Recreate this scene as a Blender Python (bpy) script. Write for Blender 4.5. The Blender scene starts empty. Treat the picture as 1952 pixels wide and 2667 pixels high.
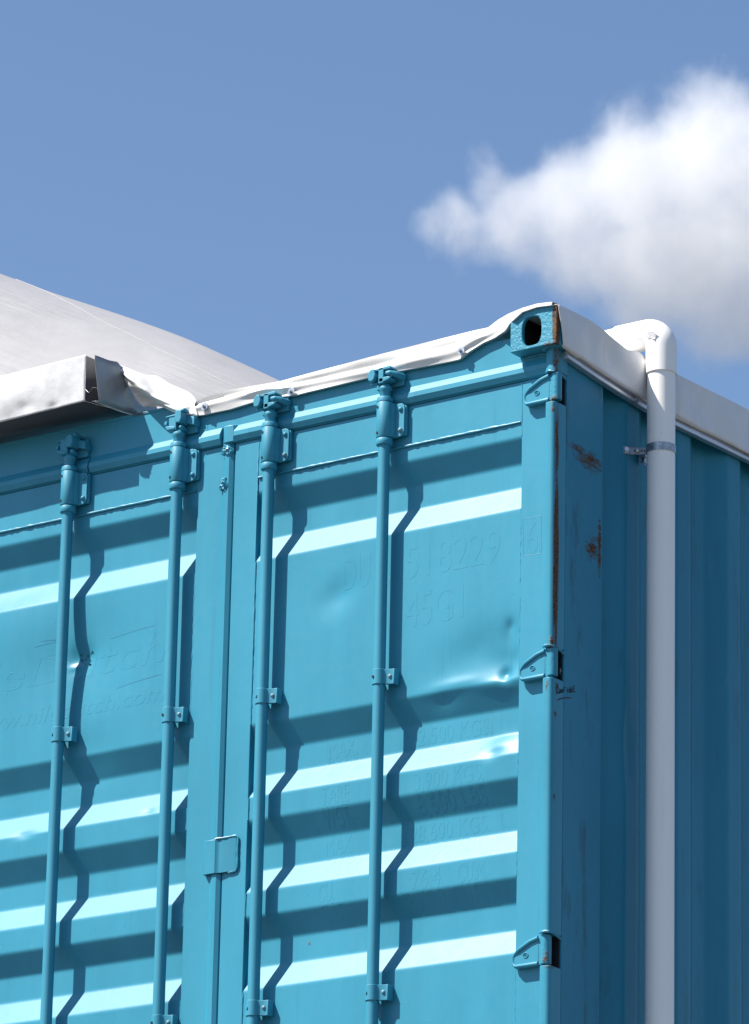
import bpy, bmesh, math, random
import numpy as np
from mathutils import Vector, Matrix

sc = bpy.context.scene
COL = sc.collection
R = math.radians
rnd = random.Random(7)
nrnd = np.random.RandomState(11)

# ------------------------------------------------------------------ frame of reference
# Everything is measured from the container's top right door corner: x along the doors (to the right),
# y into the container, z up from the roof line.  Z0 lifts it all above the ground at z = 0.
Z0 = 5.792
O = np.array([0.0, 0.0, Z0])

# ------------------------------------------------------------------ camera
PW, PH = 1952.0, 2667.0
FPX = 12891.6
YAW, PITCH, ROLL = -0.624648, 0.320301, 0.0219894
CAM = np.array([7.804205, -11.754346, -5.350449])
_fw = np.array([math.cos(PITCH) * math.sin(YAW), math.cos(PITCH) * math.cos(YAW), math.sin(PITCH)])
_r = np.cross(_fw, [0, 0, 1.0]); _r /= np.linalg.norm(_r)
_u = np.cross(_r, _fw)
CR = math.cos(ROLL) * _r + math.sin(ROLL) * _u
CU = -math.sin(ROLL) * _r + math.cos(ROLL) * _u
cam = bpy.data.cameras.new('camera')
cam.sensor_fit = 'VERTICAL'; cam.sensor_height = 36.0
cam.lens = 36.0 * FPX / PH
cam.clip_start = 0.1; cam.clip_end = 20000
camo = bpy.data.objects.new('camera', cam); COL.objects.link(camo)
M = Matrix.Identity(4)
for i in range(3):
    M[i][0] = CR[i]; M[i][1] = CU[i]; M[i][2] = -_fw[i]; M[i][3] = (CAM + O)[i]
camo.matrix_world = M
sc.camera = camo


def ray(q):
    return _fw + (q[0] - PW / 2) / FPX * CR - (q[1] - PH / 2) / FPX * CU


def py(q, y):
    """point of the photograph on the plane y = const (measured coordinates)"""
    d = ray(q); return CAM + d * ((y - CAM[1]) / d[1])


def pxx(q, x):
    d = ray(q); return CAM + d * ((x - CAM[0]) / d[0])


# ------------------------------------------------------------------ sky, sun, exposure
SUN = np.array([-0.8, -1.0, 1.79]); SUN /= np.linalg.norm(SUN)
world = bpy.data.worlds.new('World'); sc.world = world
world.use_nodes = True
wn = world.node_tree; wn.nodes.clear()
sky = wn.nodes.new('ShaderNodeTexSky'); sky.sky_type = 'NISHITA'; sky.sun_disc = False
sky.sun_elevation = math.asin(SUN[2]); sky.sun_rotation = math.atan2(SUN[0], SUN[1])
sky.altitude = 0; sky.air_density = 1.0; sky.dust_density = 0.6; sky.ozone_density = 4.6
bg = wn.nodes.new('ShaderNodeBackground'); bg.inputs['Strength'].default_value = 0.084
wo = wn.nodes.new('ShaderNodeOutputWorld')
wn.links.new(sky.outputs[0], bg.inputs['Color']); wn.links.new(bg.outputs[0], wo.inputs['Surface'])
sun = bpy.data.lights.new('sun', 'SUN'); sun.energy = 5.0; sun.angle = R(0.55); sun.color = (1.0, 0.935, 0.85)
suno = bpy.data.objects.new('sun', sun); COL.objects.link(suno)
suno.rotation_euler = Vector(SUN).to_track_quat('Z', 'Y').to_euler()
suno.location = (-20, -20, 60)
vs = sc.view_settings
vs.view_transform = 'Standard'; vs.look = 'None'; vs.exposure = 0.87; vs.gamma = 1.0
sc.cycles.volume_bounces = 5
sc.cycles.volume_step_rate = 0.45
sc.cycles.volume_max_steps = 512
sc.cycles.max_bounces = 10


# ------------------------------------------------------------------ materials
class NT:
    def __init__(self, name):
        self.m = bpy.data.materials.new(name); self.m.use_nodes = True
        self.t = self.m.node_tree; self.t.nodes.clear()
        self.out = self.n('ShaderNodeOutputMaterial')

    def n(self, kind, **kw):
        nd = self.t.nodes.new(kind)
        for k, v in kw.items(): setattr(nd, k, v)
        return nd

    def l(self, a, b): self.t.links.new(a, b)

    def math(self, op, a, b=None, c=None, clamp=False):
        nd = self.n('ShaderNodeMath', operation=op, use_clamp=clamp)
        for i, v in enumerate((a, b, c)):
            if v is None: continue
            if isinstance(v, (int, float)): nd.inputs[i].default_value = v
            else: self.l(v, nd.inputs[i])
        return nd.outputs[0]

    def ramp(self, v, lo, hi, a=0.0, b=1.0):
        nd = self.n('ShaderNodeMapRange', interpolation_type='SMOOTHSTEP')
        self.l(v, nd.inputs[0])
        for i, x in zip((1, 2, 3, 4), (lo, hi, a, b)): nd.inputs[i].default_value = x
        return nd.outputs[0]

    def mix(self, f, a, b):
        nd = self.n('ShaderNodeMix', data_type='RGBA')
        if isinstance(f, (int, float)): nd.inputs[0].default_value = f
        else: self.l(f, nd.inputs[0])
        for i, v in ((6, a), (7, b)):
            if isinstance(v, tuple): nd.inputs[i].default_value = (*v, 1) if len(v) == 3 else v
            else: self.l(v, nd.inputs[i])
        return nd.outputs[2]

    def pos(self):
        g = self.n('ShaderNodeNewGeometry')
        s = self.n('ShaderNodeVectorMath', operation='SUBTRACT'); self.l(g.outputs['Position'], s.inputs[0])
        s.inputs[1].default_value = (0, 0, Z0)
        return s.outputs[0]

    def noise(self, vec, scale, detail=3.0, rough=0.55, stretch=None):
        if stretch:
            mp = self.n('ShaderNodeMapping'); self.l(vec, mp.inputs[0]); mp.inputs['Scale'].default_value = stretch
            vec = mp.outputs[0]
        nd = self.n('ShaderNodeTexNoise'); self.l(vec, nd.inputs['Vector'])
        nd.inputs['Scale'].default_value = scale; nd.inputs['Detail'].default_value = detail
        nd.inputs['Roughness'].default_value = rough
        return nd.outputs[0]

    def bump(self, h, dist, strength=1.0, normal=None):
        nd = self.n('ShaderNodeBump'); nd.inputs['Distance'].default_value = dist
        nd.inputs['Strength'].default_value = strength
        self.l(h, nd.inputs['Height'])
        if normal is not None: self.l(normal, nd.inputs['Normal'])
        return nd.outputs[0]

    def bsdf(self, col, rough=0.5, metal=0.0, spec=0.5, normal=None, coat=0.0, sheen=0.0):
        b = self.n('ShaderNodeBsdfPrincipled')
        for k, v in (('Base Color', col), ('Roughness', rough), ('Metallic', metal), ('Specular IOR Level', spec), ('Coat Weight', coat)):
            if isinstance(v, tuple): b.inputs[k].default_value = (*v, 1)
            elif isinstance(v, (int, float)): b.inputs[k].default_value = v
            else: self.l(v, b.inputs[k])
        if normal is not None: self.l(normal, b.inputs['Normal'])
        self.l(b.outputs[0], self.out.inputs[0])
        return b


TEAL = (0.027, 0.242, 0.352)


def paint(name, base=TEAL, rough=0.42, rusts=(), cast=0.0, wear=0.0, spec=0.43):
    """painted steel; rusts: list of (centre, half size, threshold, noise stretch)"""
    t = NT(name); p = t.pos()
    n1 = t.noise(p, 1.7, 4); n2 = t.noise(p, 26.0, 3); n3 = t.noise(p, 420.0, 2)
    streak = t.noise(p, 7.0, 4, 0.6, (1.0, 1.0, 0.12))
    v = t.math('ADD', t.math('MULTIPLY', n1, 0.5), t.math('MULTIPLY', streak, 0.5))
    dark = tuple(c * 0.90 for c in base); lite = (base[0] * 1.14 + .004, base[1] * 1.08, base[2] * 1.07)
    col = t.mix(t.ramp(v, 0.3, 0.7), dark, lite)
    speck = t.ramp(t.noise(p, 95.0, 2), 0.735, 0.78)
    col = t.mix(t.math('MULTIPLY', speck, 0.55), col, (0.02, 0.075, 0.10))
    pale = t.ramp(t.noise(p, 140.0, 2, 0.5, (1, 1, 1.3)), 0.75, 0.80)
    col = t.mix(t.math('MULTIPLY', pale, 0.35), col, (0.45, 0.62, 0.68))
    rg = t.math('ADD', t.math('MULTIPLY', n2, 0.14), rough - 0.07)
    sc_ = t.ramp(t.noise(p, 11.0, 7, 0.75, (1.0, 1.0, 0.35)), 0.60, 0.74)
    col = t.mix(t.math('MULTIPLY', sc_, 0.22), col, (0.10, 0.30, 0.38))
    run = t.ramp(t.noise(p, 34.0, 3, 0.6, (1.0, 1.0, 0.05)), 0.62, 0.75)
    col = t.mix(t.math('MULTIPLY', run, 0.16), col, (0.008, 0.10, 0.16))
    if wear:
        w = t.ramp(t.noise(p, 16.0, 6, 0.7, (1.0, 1.0, 0.22)), 0.54, 0.68)
        col = t.mix(t.math('MULTIPLY', w, wear), col, (0.012, 0.055, 0.085))
    mask = None
    for (c, h, thr, st) in rusts:
        s = t.n('ShaderNodeVectorMath', operation='SUBTRACT'); t.l(p, s.inputs[0]); s.inputs[1].default_value = c
        d = t.n('ShaderNodeVectorMath', operation='DIVIDE'); t.l(s.outputs[0], d.inputs[0]); d.inputs[1].default_value = h
        ln = t.n('ShaderNodeVectorMath', operation='LENGTH'); t.l(d.outputs[0], ln.inputs[0])
        fall = t.ramp(ln.outputs['Value'], 0.0, 1.15, 1.0, 0.0)
        nz = t.noise(p, 75.0, 8, 0.72, st)
        k = t.math('ADD', t.math('MULTIPLY', fall, 0.62), t.math('MULTIPLY', t.math('SUBTRACT', nz, 0.5), 1.9))
        k = t.math('MULTIPLY', t.ramp(k, thr - .40, thr + 0.20), t.ramp(fall, 0.0, 0.2))
        mask = k if mask is None else t.math('MAXIMUM', mask, k)
    hgt = t.math('ADD', t.math('MULTIPLY', n2, 0.6), t.math('MULTIPLY', n3, 0.10))
    nrm = t.bump(hgt, 0.0007, 0.55)
    if cast:
        cn = t.noise(p, 85.0, 5, 0.62)
        nrm = t.bump(cn, 0.004 * cast, 0.9, nrm)
    if mask is not None:
        rc = t.mix(t.ramp(t.noise(p, 130, 4), 0.35, 0.65), (0.034, 0.015, 0.007), (0.15, 0.068, 0.024))
        col = t.mix(mask, col, rc)
        rg = t.math('ADD', t.math('MULTIPLY', mask, 0.4), rg, clamp=True)
        nrm = t.bump(mask, 0.0012, 0.7, nrm)
    t.bsdf(col, rg, 0.0, spec, nrm)
    return t.m


def plain(name, col, rough=0.5, metal=0.0, spec=0.5, bump=0.0, bscale=60.0, var=0.12, stretch=None):
    t = NT(name); p = t.pos()
    n = t.noise(p, bscale, 4, 0.6, stretch)
    c = t.mix(t.ramp(n, 0.3, 0.7), tuple(x * (1 - var) for x in col), tuple(min(1, x * (1 + var * .6)) for x in col))
    nr = t.bump(n, bump) if bump else None
    rr = t.math('ADD', t.math('MULTIPLY', n, 0.16), rough - 0.08)
    t.bsdf(c, rr, metal, spec, nr)
    return t.m


def fabric(name, col, weave=900.0, dirt=0.0, wrinkle=None, rough=0.5):
    t = NT(name); p = t.pos()
    w1 = t.n('ShaderNodeTexWave', wave_type='BANDS', bands_direction='X'); t.l(p, w1.inputs[0]); w1.inputs['Scale'].default_value = weave / 6
    w2 = t.n('ShaderNodeTexWave', wave_type='BANDS', bands_direction='Z'); t.l(p, w2.inputs[0]); w2.inputs['Scale'].default_value = weave / 6
    h = t.math('ADD', w1.outputs[1], w2.outputs[1])
    n1 = t.noise(p, 9.0, 5, 0.6)
    base = t.mix(t.ramp(n1, 0.3, 0.75), tuple(c * 0.93 for c in col), col)
    if dirt:
        st = t.ramp(t.noise(p, 13.0, 5, 0.65, (1.0, 1.0, 0.13)), 0.50, 0.78)
        base = t.mix(t.math('MULTIPLY', st, dirt), base, (0.34, 0.33, 0.32))
    nr = t.bump(h, 0.0002, 0.25)
    nr = t.bump(t.noise(p, 22.0, 3), 0.003, 0.35, nr)
    if wrinkle:
        mp = t.n('ShaderNodeMapping'); t.l(p, mp.inputs[0]); mp.inputs['Rotation'].default_value = (0, -R(27), 0)
        big = t.ramp(t.noise(p, .55, 2), .40, .62)
        wr = t.math('MULTIPLY', t.noise(mp.outputs[0], wrinkle[0], 5, 0.62, wrinkle[1]), big)
        nr = t.bump(wr, wrinkle[2], 0.8, nr)
    t.bsdf(base, rough, 0.0, 0.5, nr)
    return t.m


M_PAINT = paint('teal_paint')
M_ROD = paint('teal_paint_rods', rough=0.52, spec=0.45)
M_PANEL = paint('teal_paint_panel', rusts=[((-0.908, 0.0, -1.865), (0.020, 0.1, 0.018), 0.62, (1, 1, 1))])
M_RAIL = paint('teal_paint_header', rusts=[((-1.62, 0, -.045), (.10, .06, .012), 0.60, (.5, 1, 1))])
M_SIDE_SHADE = paint('teal_paint_side_shaded', base=(0.012, 0.205, 0.315), rough=0.42, spec=0.34, wear=0.25,  # door teal with its base darkened, shade of this side painted in
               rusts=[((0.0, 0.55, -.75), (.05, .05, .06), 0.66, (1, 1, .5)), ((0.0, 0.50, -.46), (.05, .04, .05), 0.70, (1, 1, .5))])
_post_rust = []
for (a, b, w, thr) in [((1535, 1200), (0.5, 0.115, 0.042), 0, .50), ((1505, 1168), (0.5, 0.10, 0.022), 0, .62), ((1545, 1428), (0.5, 0.055, 0.06), 0, .50),
                       ((1562, 1425), (0.5, 0.014, 0.12), 0, .36), ((1456, 1080), (0.5, 0.03, 0.05), 0, .64), ((1461, 1140), (0.5, 0.014, 0.10), 0, .66)]:
    c = pxx(a, 0.008); _post_rust.append((tuple(c), b, thr, (1, 0.45, 1.6)))
M_POST_SHADE = paint('teal_paint_post_shaded', base=(0.012, 0.203, 0.32), rough=0.46, spec=0.34, wear=0.5, rusts=_post_rust)  # same teal, base darkened to deepen the shade on the post
M_COL = paint('teal_paint_post_edge', rough=0.42, rusts=[
    ((0.006, -0.012, -0.16), (.014, .03, .16), .50, (1, 1, .6)), ((0.008, -0.006, -0.83), (.014, .014, .31), .02, (1, 1, .12)), ((0.008, -0.008, -0.46), (.012, .012, .16), .30, (1, 1, .2)),
    ((0.0, -0.02, -0.335), (.012, .02, .03), .60, (1, 1, 1)), ((0.002, -0.02, -1.07), (.014, .02, .03), .62, (1, 1, 1)),
    ((-.010, -0.02, -1.21), (.010, .02, .05), .70, (1, 1, .6)), ((0.004, -0.01, -2.05), (.03, .03, .03), .58, (1, 1, 1)),
    ((0.010, -0.004, -1.295), (.008, .012, .022), .50, (1, 1, 1)), ((0.010, -0.004, -1.55), (.006, .012, .02), .52, (1, 1, 1))])
M_CAST = paint('teal_paint_cast', rough=0.40, cast=1.0, rusts=[
    ((0.032, -0.052, -0.075), (.016, .016, .14), .12, (1, 1, .8)), ((-0.058, -0.05, -0.095), (.05, .012, .035), .74, (1, 1, 1)),
    ((0.005, -0.055, -0.142), (.05, .03, .016), .58, (1, 1, 1))])
M_CASTIN = plain('dark_casting_inside', (0.03, 0.025, 0.022), 0.8, bump=0.002)  # inside of the casting coloured near black
M_KNUCK = paint('teal_paint_knuckle', rough=0.42, cast=0.35, rusts=[((0.0, -0.02, -0.31), (.03, .03, .03), .56, (1, 1, 1)), ((0.0, -0.02, -0.215), (.03, .03, .014), .58, (1, 1, 1)),
    ((-.003, -0.02, -1.085), (.03, .03, .018), .56, (1, 1, 1)), ((-.008, -0.02, -2.04), (.02, .03, .05), .62, (1, 1, 1))])
M_RUB = plain('black_rubber', (0.012, 0.016, 0.02), 0.7)
M_HOLE = plain('dark_hole', (0.008, 0.012, 0.016), 0.8)
M_TARP = fabric('white_pvc_tarp', (0.68, 0.67, 0.645), dirt=0.10, rough=0.5)
M_TARPS = fabric('white_pvc_tarp_side', (0.74, 0.74, 0.74), dirt=0.45, rough=0.5)
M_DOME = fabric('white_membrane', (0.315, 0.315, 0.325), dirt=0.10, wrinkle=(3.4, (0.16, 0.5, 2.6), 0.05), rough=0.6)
M_SEAM = plain('membrane_seam', (0.345, 0.342, 0.34), 0.6)
M_ALU = plain('aluminium', (0.62, 0.63, 0.65), 0.38, 0.9, bscale=30, stretch=(8, .5, 8))
M_GALV = plain('galvanised_steel', (0.42, 0.44, 0.46), 0.42, 0.85, bump=0.0004, bscale=90, var=0.3)
M_STEEL = plain('steel_bolt', (0.50, 0.52, 0.54), 0.30, 0.95)
M_WASH = plain('zinc_washer', (0.40, 0.45, 0.49), 0.40, 0.6)
M_SHEET = plain('white_sheet_metal', (0.58, 0.58, 0.575), 0.38, 0.10, bump=0.0016, bscale=22, var=0.10)
M_GSHADE = plain('shade_darkened_zinc', (0.05, 0.052, 0.058), 0.8, 0.0, bump=0.0006)  # near black puts the shade under and beside the gutter into the colour
M_GARM = plain('dull_zinc', (0.26, 0.27, 0.29), 0.45, 0.7, bump=0.0004, bscale=90, var=0.3)
M_FLASH = plain('shaded_sheet_metal', (0.30, 0.30, 0.305), 0.4, 0.2, bump=0.0005, bscale=14, var=0.06)  # sheet metal darkened so the flashing looks shaded
M_MARK = plain('black_marker', (0.022, 0.012, 0.016), 0.5)
M_WHITE = plain('white_rope', (0.7, 0.68, 0.63), 0.7)
M_BOLTP = paint('teal_paint_worn_bolt', base=(0.12, 0.26, 0.31), rough=0.45, cast=0.4)


def pvc():
    t = NT('white_pvc'); p = t.pos()
    st = t.ramp(t.noise(p, 20.0, 5, 0.65, (1.0, 1.0, 0.06)), 0.58, 0.74)
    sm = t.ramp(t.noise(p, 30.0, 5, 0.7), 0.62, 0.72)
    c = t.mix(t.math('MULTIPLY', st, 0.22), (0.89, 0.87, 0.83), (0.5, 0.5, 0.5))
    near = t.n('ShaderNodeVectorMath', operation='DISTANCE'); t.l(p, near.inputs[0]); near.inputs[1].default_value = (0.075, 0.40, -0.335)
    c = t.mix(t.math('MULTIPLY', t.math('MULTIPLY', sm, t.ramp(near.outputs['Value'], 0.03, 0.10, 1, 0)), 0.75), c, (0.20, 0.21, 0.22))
    t.bsdf(c, 0.36, 0, 0.5, t.bump(t.noise(p, 40, 3), 0.0006, 0.3))
    return t.m


M_PVC = pvc()


def sticker_mat():
    t = NT('printed_sticker'); p = t.pos()
    w = t.n('ShaderNodeTexWave', wave_type='BANDS', bands_direction='Z'); t.l(p, w.inputs[0]); w.inputs['Scale'].default_value = 75.0; w.inputs['Distortion'].default_value = 2.0; w.inputs['Detail Scale'].default_value = 40
    n = t.noise(p, 220.0, 2)
    k = t.math('MULTIPLY', t.ramp(w.outputs[1], 0.5, 0.6), t.ramp(n, 0.42, 0.5))
    t.bsdf(t.mix(k, (0.62, 0.62, 0.62), (0.12, 0.12, 0.13)), 0.35)
    return t.m


M_STICK = sticker_mat()
M_GROUND = plain('asphalt_ground', (0.09, 0.087, 0.083), 0.9, bump=0.01, bscale=9, var=0.25)
M_CONC = plain('concrete', (0.34, 0.33, 0.31), 0.85, bump=0.004, bscale=20)


# ------------------------------------------------------------------ mesh helpers
class MB:
    def __init__(self): self.v = []; self.f = []

    def add(self, vs_, fs):
        b = len(self.v); self.v.extend([tuple(map(float, p)) for p in vs_]); self.f.extend([tuple(i + b for i in f) for f in fs]); return self

    def box(self, x0, x1, y0, y1, z0, z1):
        vs_ = [(x, y, z) for x in (x0, x1) for y in (y0, y1) for z in (z0, z1)]
        return self.add(vs_, [(0, 1, 3, 2), (4, 6, 7, 5), (0, 4, 5, 1), (2, 3, 7, 6), (0, 2, 6, 4), (1, 5, 7, 3)])

    def prism(self, poly, h0, h1, fn):
        """poly 2D outline extruded between h0 and h1; fn(a, b, h) -> point"""
        n = len(poly)
        vs_ = [fn(a, b, h0) for a, b in poly] + [fn(a, b, h1) for a, b in poly]
        return self.add(vs_, [tuple(range(n))[::-1], tuple(range(n, 2 * n))] + [(i, (i + 1) % n, n + (i + 1) % n, n + i) for i in range(n)])

    def tube(self, path, r, n=16, caps=True):
        path = [np.array(p, float) for p in path]
        rs = r if hasattr(r, '__len__') else [r] * len(path)
        up = None; rings = []
        for i, p in enumerate(path):
            a = path[max(i - 1, 0)]; b = path[min(i + 1, len(path) - 1)]
            t = b - a; t /= (np.linalg.norm(t) + 1e-12)
            if up is None:
                up = np.cross(t, [0.3, 0.9, 0.1] if abs(t[2]) > .7 else [0, 0, 1.0])
            up = up - t * (up @ t); up /= np.linalg.norm(up); w = np.cross(t, up)
            rings.append([p + rs[i] * (math.cos(2 * math.pi * k / n) * up + math.sin(2 * math.pi * k / n) * w) for k in range(n)])
        vs_ = [q for rg in rings for q in rg]; fs = []
        for i in range(len(path) - 1):
            for k in range(n):
                fs.append((i * n + k, i * n + (k + 1) % n, (i + 1) * n + (k + 1) % n, (i + 1) * n + k))
        if caps: fs += [tuple(range(n))[::-1], tuple(range((len(path) - 1) * n, len(path) * n))]
        return self.add(vs_, fs)

    def lathe(self, prof, n=32, c=(0, 0)):
        """prof [(r, z)] about a vertical axis"""
        return self.tube([(c[0], c[1], z + 1e-7 * i) for i, (r, z) in enumerate(prof)], [r for r, z in prof], n) if False else self._lathe(prof, n, c)

    def _lathe(self, prof, n, c):
        vs_ = [(c[0] + r * math.cos(2 * math.pi * k / n), c[1] + r * math.sin(2 * math.pi * k / n), z) for r, z in prof for k in range(n)]
        fs = []
        for i in range(len(prof) - 1):
            for k in range(n):
                fs.append((i * n + k, (i + 1) * n + k, (i + 1) * n + (k + 1) % n, i * n + (k + 1) % n))
        m = len(prof) - 1
        fs += [tuple(range(n)), tuple(range(m * n, m * n + n))[::-1]]
        return self.add(vs_, fs)

    def ell(self, c, r, n=14, m=9, jag=0.0):
        vs_ = []; fs = []
        for i in range(m + 1):
            a = math.pi * i / m
            for k in range(n):
                b = 2 * math.pi * k / n; s = 1 + (rnd.uniform(-jag, jag) if jag else 0)
                vs_.append((c[0] + r[0] * s * math.sin(a) * math.cos(b), c[1] + r[1] * s * math.sin(a) * math.sin(b), c[2] + r[2] * s * math.cos(a)))
        for i in range(m):
            for k in range(n):
                fs.append((i * n + k, (i + 1) * n + k, (i + 1) * n + (k + 1) % n, i * n + (k + 1) % n))
        return self.add(vs_, fs)

    def grid(self, G):
        """G: array (rows, cols, 3)"""
        G = np.asarray(G); a, b = G.shape[:2]
        fs = [(i * b + j, i * b + j + 1, (i + 1) * b + j + 1, (i + 1) * b + j) for i in range(a - 1) for j in range(b - 1)]
        return self.add(G.reshape(-1, 3), fs)


WLOC = {}


def finish(me, ang=35):
    bm = bmesh.new(); bm.from_mesh(me)
    bmesh.ops.remove_doubles(bm, verts=bm.verts, dist=1e-6)
    bmesh.ops.recalc_face_normals(bm, faces=bm.faces)
    bm.to_mesh(me); bm.free()
    me.polygons.foreach_set('use_smooth', [True] * len(me.polygons))
    me.set_sharp_from_angle(angle=R(ang))


def link(name, me, parent=None, at=(0, 0, 0)):
    o = bpy.data.objects.new(name, me); COL.objects.link(o)
    w = np.array(at, float) + O
    WLOC[o] = w
    if parent is not None:
        o.parent = parent; o.location = w - WLOC[parent]
    else: o.location = w
    return o


def obj(name, mb, mat, parent=None, at=(0, 0, 0), bevel=0.0, ang=35, seg=2, recalc=True):
    """mesh vertices are relative to `at` (measured coordinates)"""
    me = bpy.data.meshes.new(name); me.from_pydata(mb.v, [], mb.f); me.update()
    finish(me, ang)
    me.materials.append(mat)
    o = link(name, me, parent, at)
    if bevel:
        md = o.modifiers.new('bevel', 'BEVEL'); md.width = bevel; md.segments = seg; md.limit_method = 'ANGLE'; md.angle_limit = R(40)
    return o


def sheet_obj(name, G, mat, parent=None, at=(0, 0, 0), thick=0.0, sub=0, ang=60):
    mb = MB().grid(np.asarray(G) - np.array(at, float))
    o = obj(name, mb, mat, parent, at, ang=ang)
    if sub:
        s = o.modifiers.new('sub', 'SUBSURF'); s.levels = s.render_levels = sub
    if thick:
        s = o.modifiers.new('solid', 'SOLIDIFY'); s.thickness = thick; s.offset = 0
    return o


def empty(name, label, cat, at):
    o = bpy.data.objects.new(name, None); COL.objects.link(o)
    w = np.array(at, float) + O; o.location = w; WLOC[o] = w; o.empty_display_size = 0.2
    o['label'] = label; o['category'] = cat
    return o


def structure(o): o['kind'] = 'structure'; return o


# ------------------------------------------------------------------ ground
g = MB().grid([[(x, y, 0) for x in (-4000, -60, -20, 20, 60, 4000)] for y in (-4000, -60, -20, 20, 60, 4000)])
structure(obj('ground', g, M_GROUND, at=(0, 0, -Z0)))
structure(obj('plinth', MB().box(-2.6, 0.15, -.1, 12.5, 0, Z0 - 2.9), M_CONC, at=(0, 0, -Z0)))

# ================================================================== shipping container
BOT = -2.896
XR = 0.008            # plane of the right post's side face
box = empty('shipping_container', 'teal corrugated steel shipping container with four door locking rods and a rusty corner post', 'shipping container', (-1.2, 6.0, BOT))

# corrugation of the doors --------------------------------------------------------
DC = 0.040
PROF = [(-.30, 0), (-.398, 0), (-.470, DC), (-.545, DC), (-.626, 0), (-1.159, 0), (-1.237, DC), (-1.316, DC), (-1.391, 0), (-1.465, 0), (-1.541, DC),
        (-1.618, DC), (-1.693, 0), (-1.7695, 0), (-1.841, DC), (-1.921, DC), (-2.0, 0), (-2.45, 0), (-2.53, DC), (-2.6, DC), (-2.68, 0), (-2.9, 0)]
_pz = np.array([p[0] for p in PROF])[::-1]; _pd = np.array([p[1] for p in PROF])[::-1]


def corr(z):
    z = np.asarray(z, float); s = 0
    offs = np.linspace(-.0045, .0045, 7)
    for o_ in offs: s = s + np.interp(z + o_, _pz, _pd)
    return s / len(offs)


def gauss(x, z, cx, cz, sx, sz, a, rot=0.0):
    dx = x - cx; dz = z - cz; c, s = math.cos(rot), math.sin(rot)
    u = (c * dx + s * dz) / sx; w = (-s * dx + c * dz) / sz
    return a * np.exp(-(u * u + w * w))


def D(q): p = py(q, 0.0); return p[0], p[2]


def dents_right(x, z):
    d = 0.0007 * np.sin(3.1 * x + 1) * np.sin(2.3 * z + .4) + 0.0003 * np.sin(9 * x + 4 * z)
    cx, cz = D((1312, 1754)); d = d + gauss(x, z, cx, cz, .018, .020, .012) + gauss(x, z, cx + .01, cz + .035, .07, .05, .012)
    d = d - gauss(x, z, cx - .03, cz - .03, .075, .020, .004, -.1)
    cx2, cz2 = D((1245, 1700)); d = d + gauss(x, z, cx2, cz2, .16, .075, .010, .25)
    cx3, cz3 = D((1180, 1782)); d = d - gauss(x, z, cx3, cz3, .09, .020, .004, .05)
    cx3, cz3 = D((1150, 1800)); d = d + gauss(x, z, cx3, cz3 - .03, .04, .02, .002, .05)
    cx4, cz4 = D((880, 1548)); d = d + gauss(x, z, cx4, cz4, .07, .05, .007, .5)
    cx5, cz5 = D((1278, 1962)); d = d + gauss(x, z, cx5, cz5, .035, .018, .0045, .2) - gauss(x, z, cx5 + .035, cz5 + .03, .05, .03, .006)
    cx6, cz6 = D((1326, 1628)); d = d + gauss(x, z, cx6, cz6, .012, .02, .005) + gauss(x, z, cx6, cz6 - .03, .03, .04, .005)
    return d


def dents_left(x, z):
    d = 0.001 * np.sin(2.6 * x + 2) * np.sin(2.1 * z + 1.4) + 0.0003 * np.sin(8 * x - 5 * z)
    cx, cz = D((205, 1712)); d = d + gauss(x, z, cx, cz, .05, .04, .013) + gauss(x, z, cx + .01, cz, .20, .15, .012)
    cx, cz = D((190, 1735)); d = d - gauss(x, z, cx, cz, .03, .012, .004)
    cx, cz = D((235, 1960)); d = d + gauss(x, z, cx, cz, .10, .09, .008)
    cx, cz = D((60, 1640)); d = d - gauss(x, z, cx, cz, .18, .12, .006) + gauss(x, z, cx, cz + .14, .2, .06, .004)
    cx, cz = D((380, 2110)); d = d + gauss(x, z, cx, cz, .02, .01, .002)
    cx, cz = D((60, 2175)); d = d + gauss(x, z, cx, cz, .04, .012, .004)
    return d


def panel(name, x0, x1, dents, parent):
    xs = np.linspace(x0, x1, 120); zs = np.arange(-.34, -2.55, -.0042)
    X, Z = np.meshgrid(xs, zs)
    Y = .003 + corr(Z) + dents(X, Z)
    mb = MB().grid(np.stack([X, Y, Z], -1) - np.array([(x0 + x1) / 2, 0, -1.5]))
    return obj(name, mb, M_PANEL, parent, ((x0 + x1) / 2, 0, -1.5), ang=60)


def weld(path, r=.0035, jit=.0012, step=.012, flat=None):
    pts = []
    for a, b in zip(path[:-1], path[1:]):
        a = np.array(a, float); b = np.array(b, float); n = max(2, int(np.linalg.norm(b - a) / step))
        for i in range(n): pts.append(a + (b - a) * i / n)
    pts.append(np.array(path[-1], float))
    rs = [r * (1 + rnd.uniform(-.3, .35)) for _ in pts]
    pts = [p + np.array([rnd.uniform(-jit, jit) * .5, rnd.uniform(-jit, jit) * .3, rnd.uniform(-jit, jit) * .5]) for p in pts]
    return MB().tube(pts, rs, 8)


# --- lettering (ghosted under the paint, raised a hair above the sheet)
def text_mesh(s, shear=0.0):
    cu = bpy.data.curves.new('t', 'FONT'); cu.body = s; cu.extrude = 0.05; cu.shear = shear; cu.resolution_u = 5
    to = bpy.data.objects.new('t', cu)
    me = bpy.data.meshes.new_from_object(to)
    bpy.data.objects.remove(to); bpy.data.curves.remove(cu)
    return me


CAP = 0.70


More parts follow.
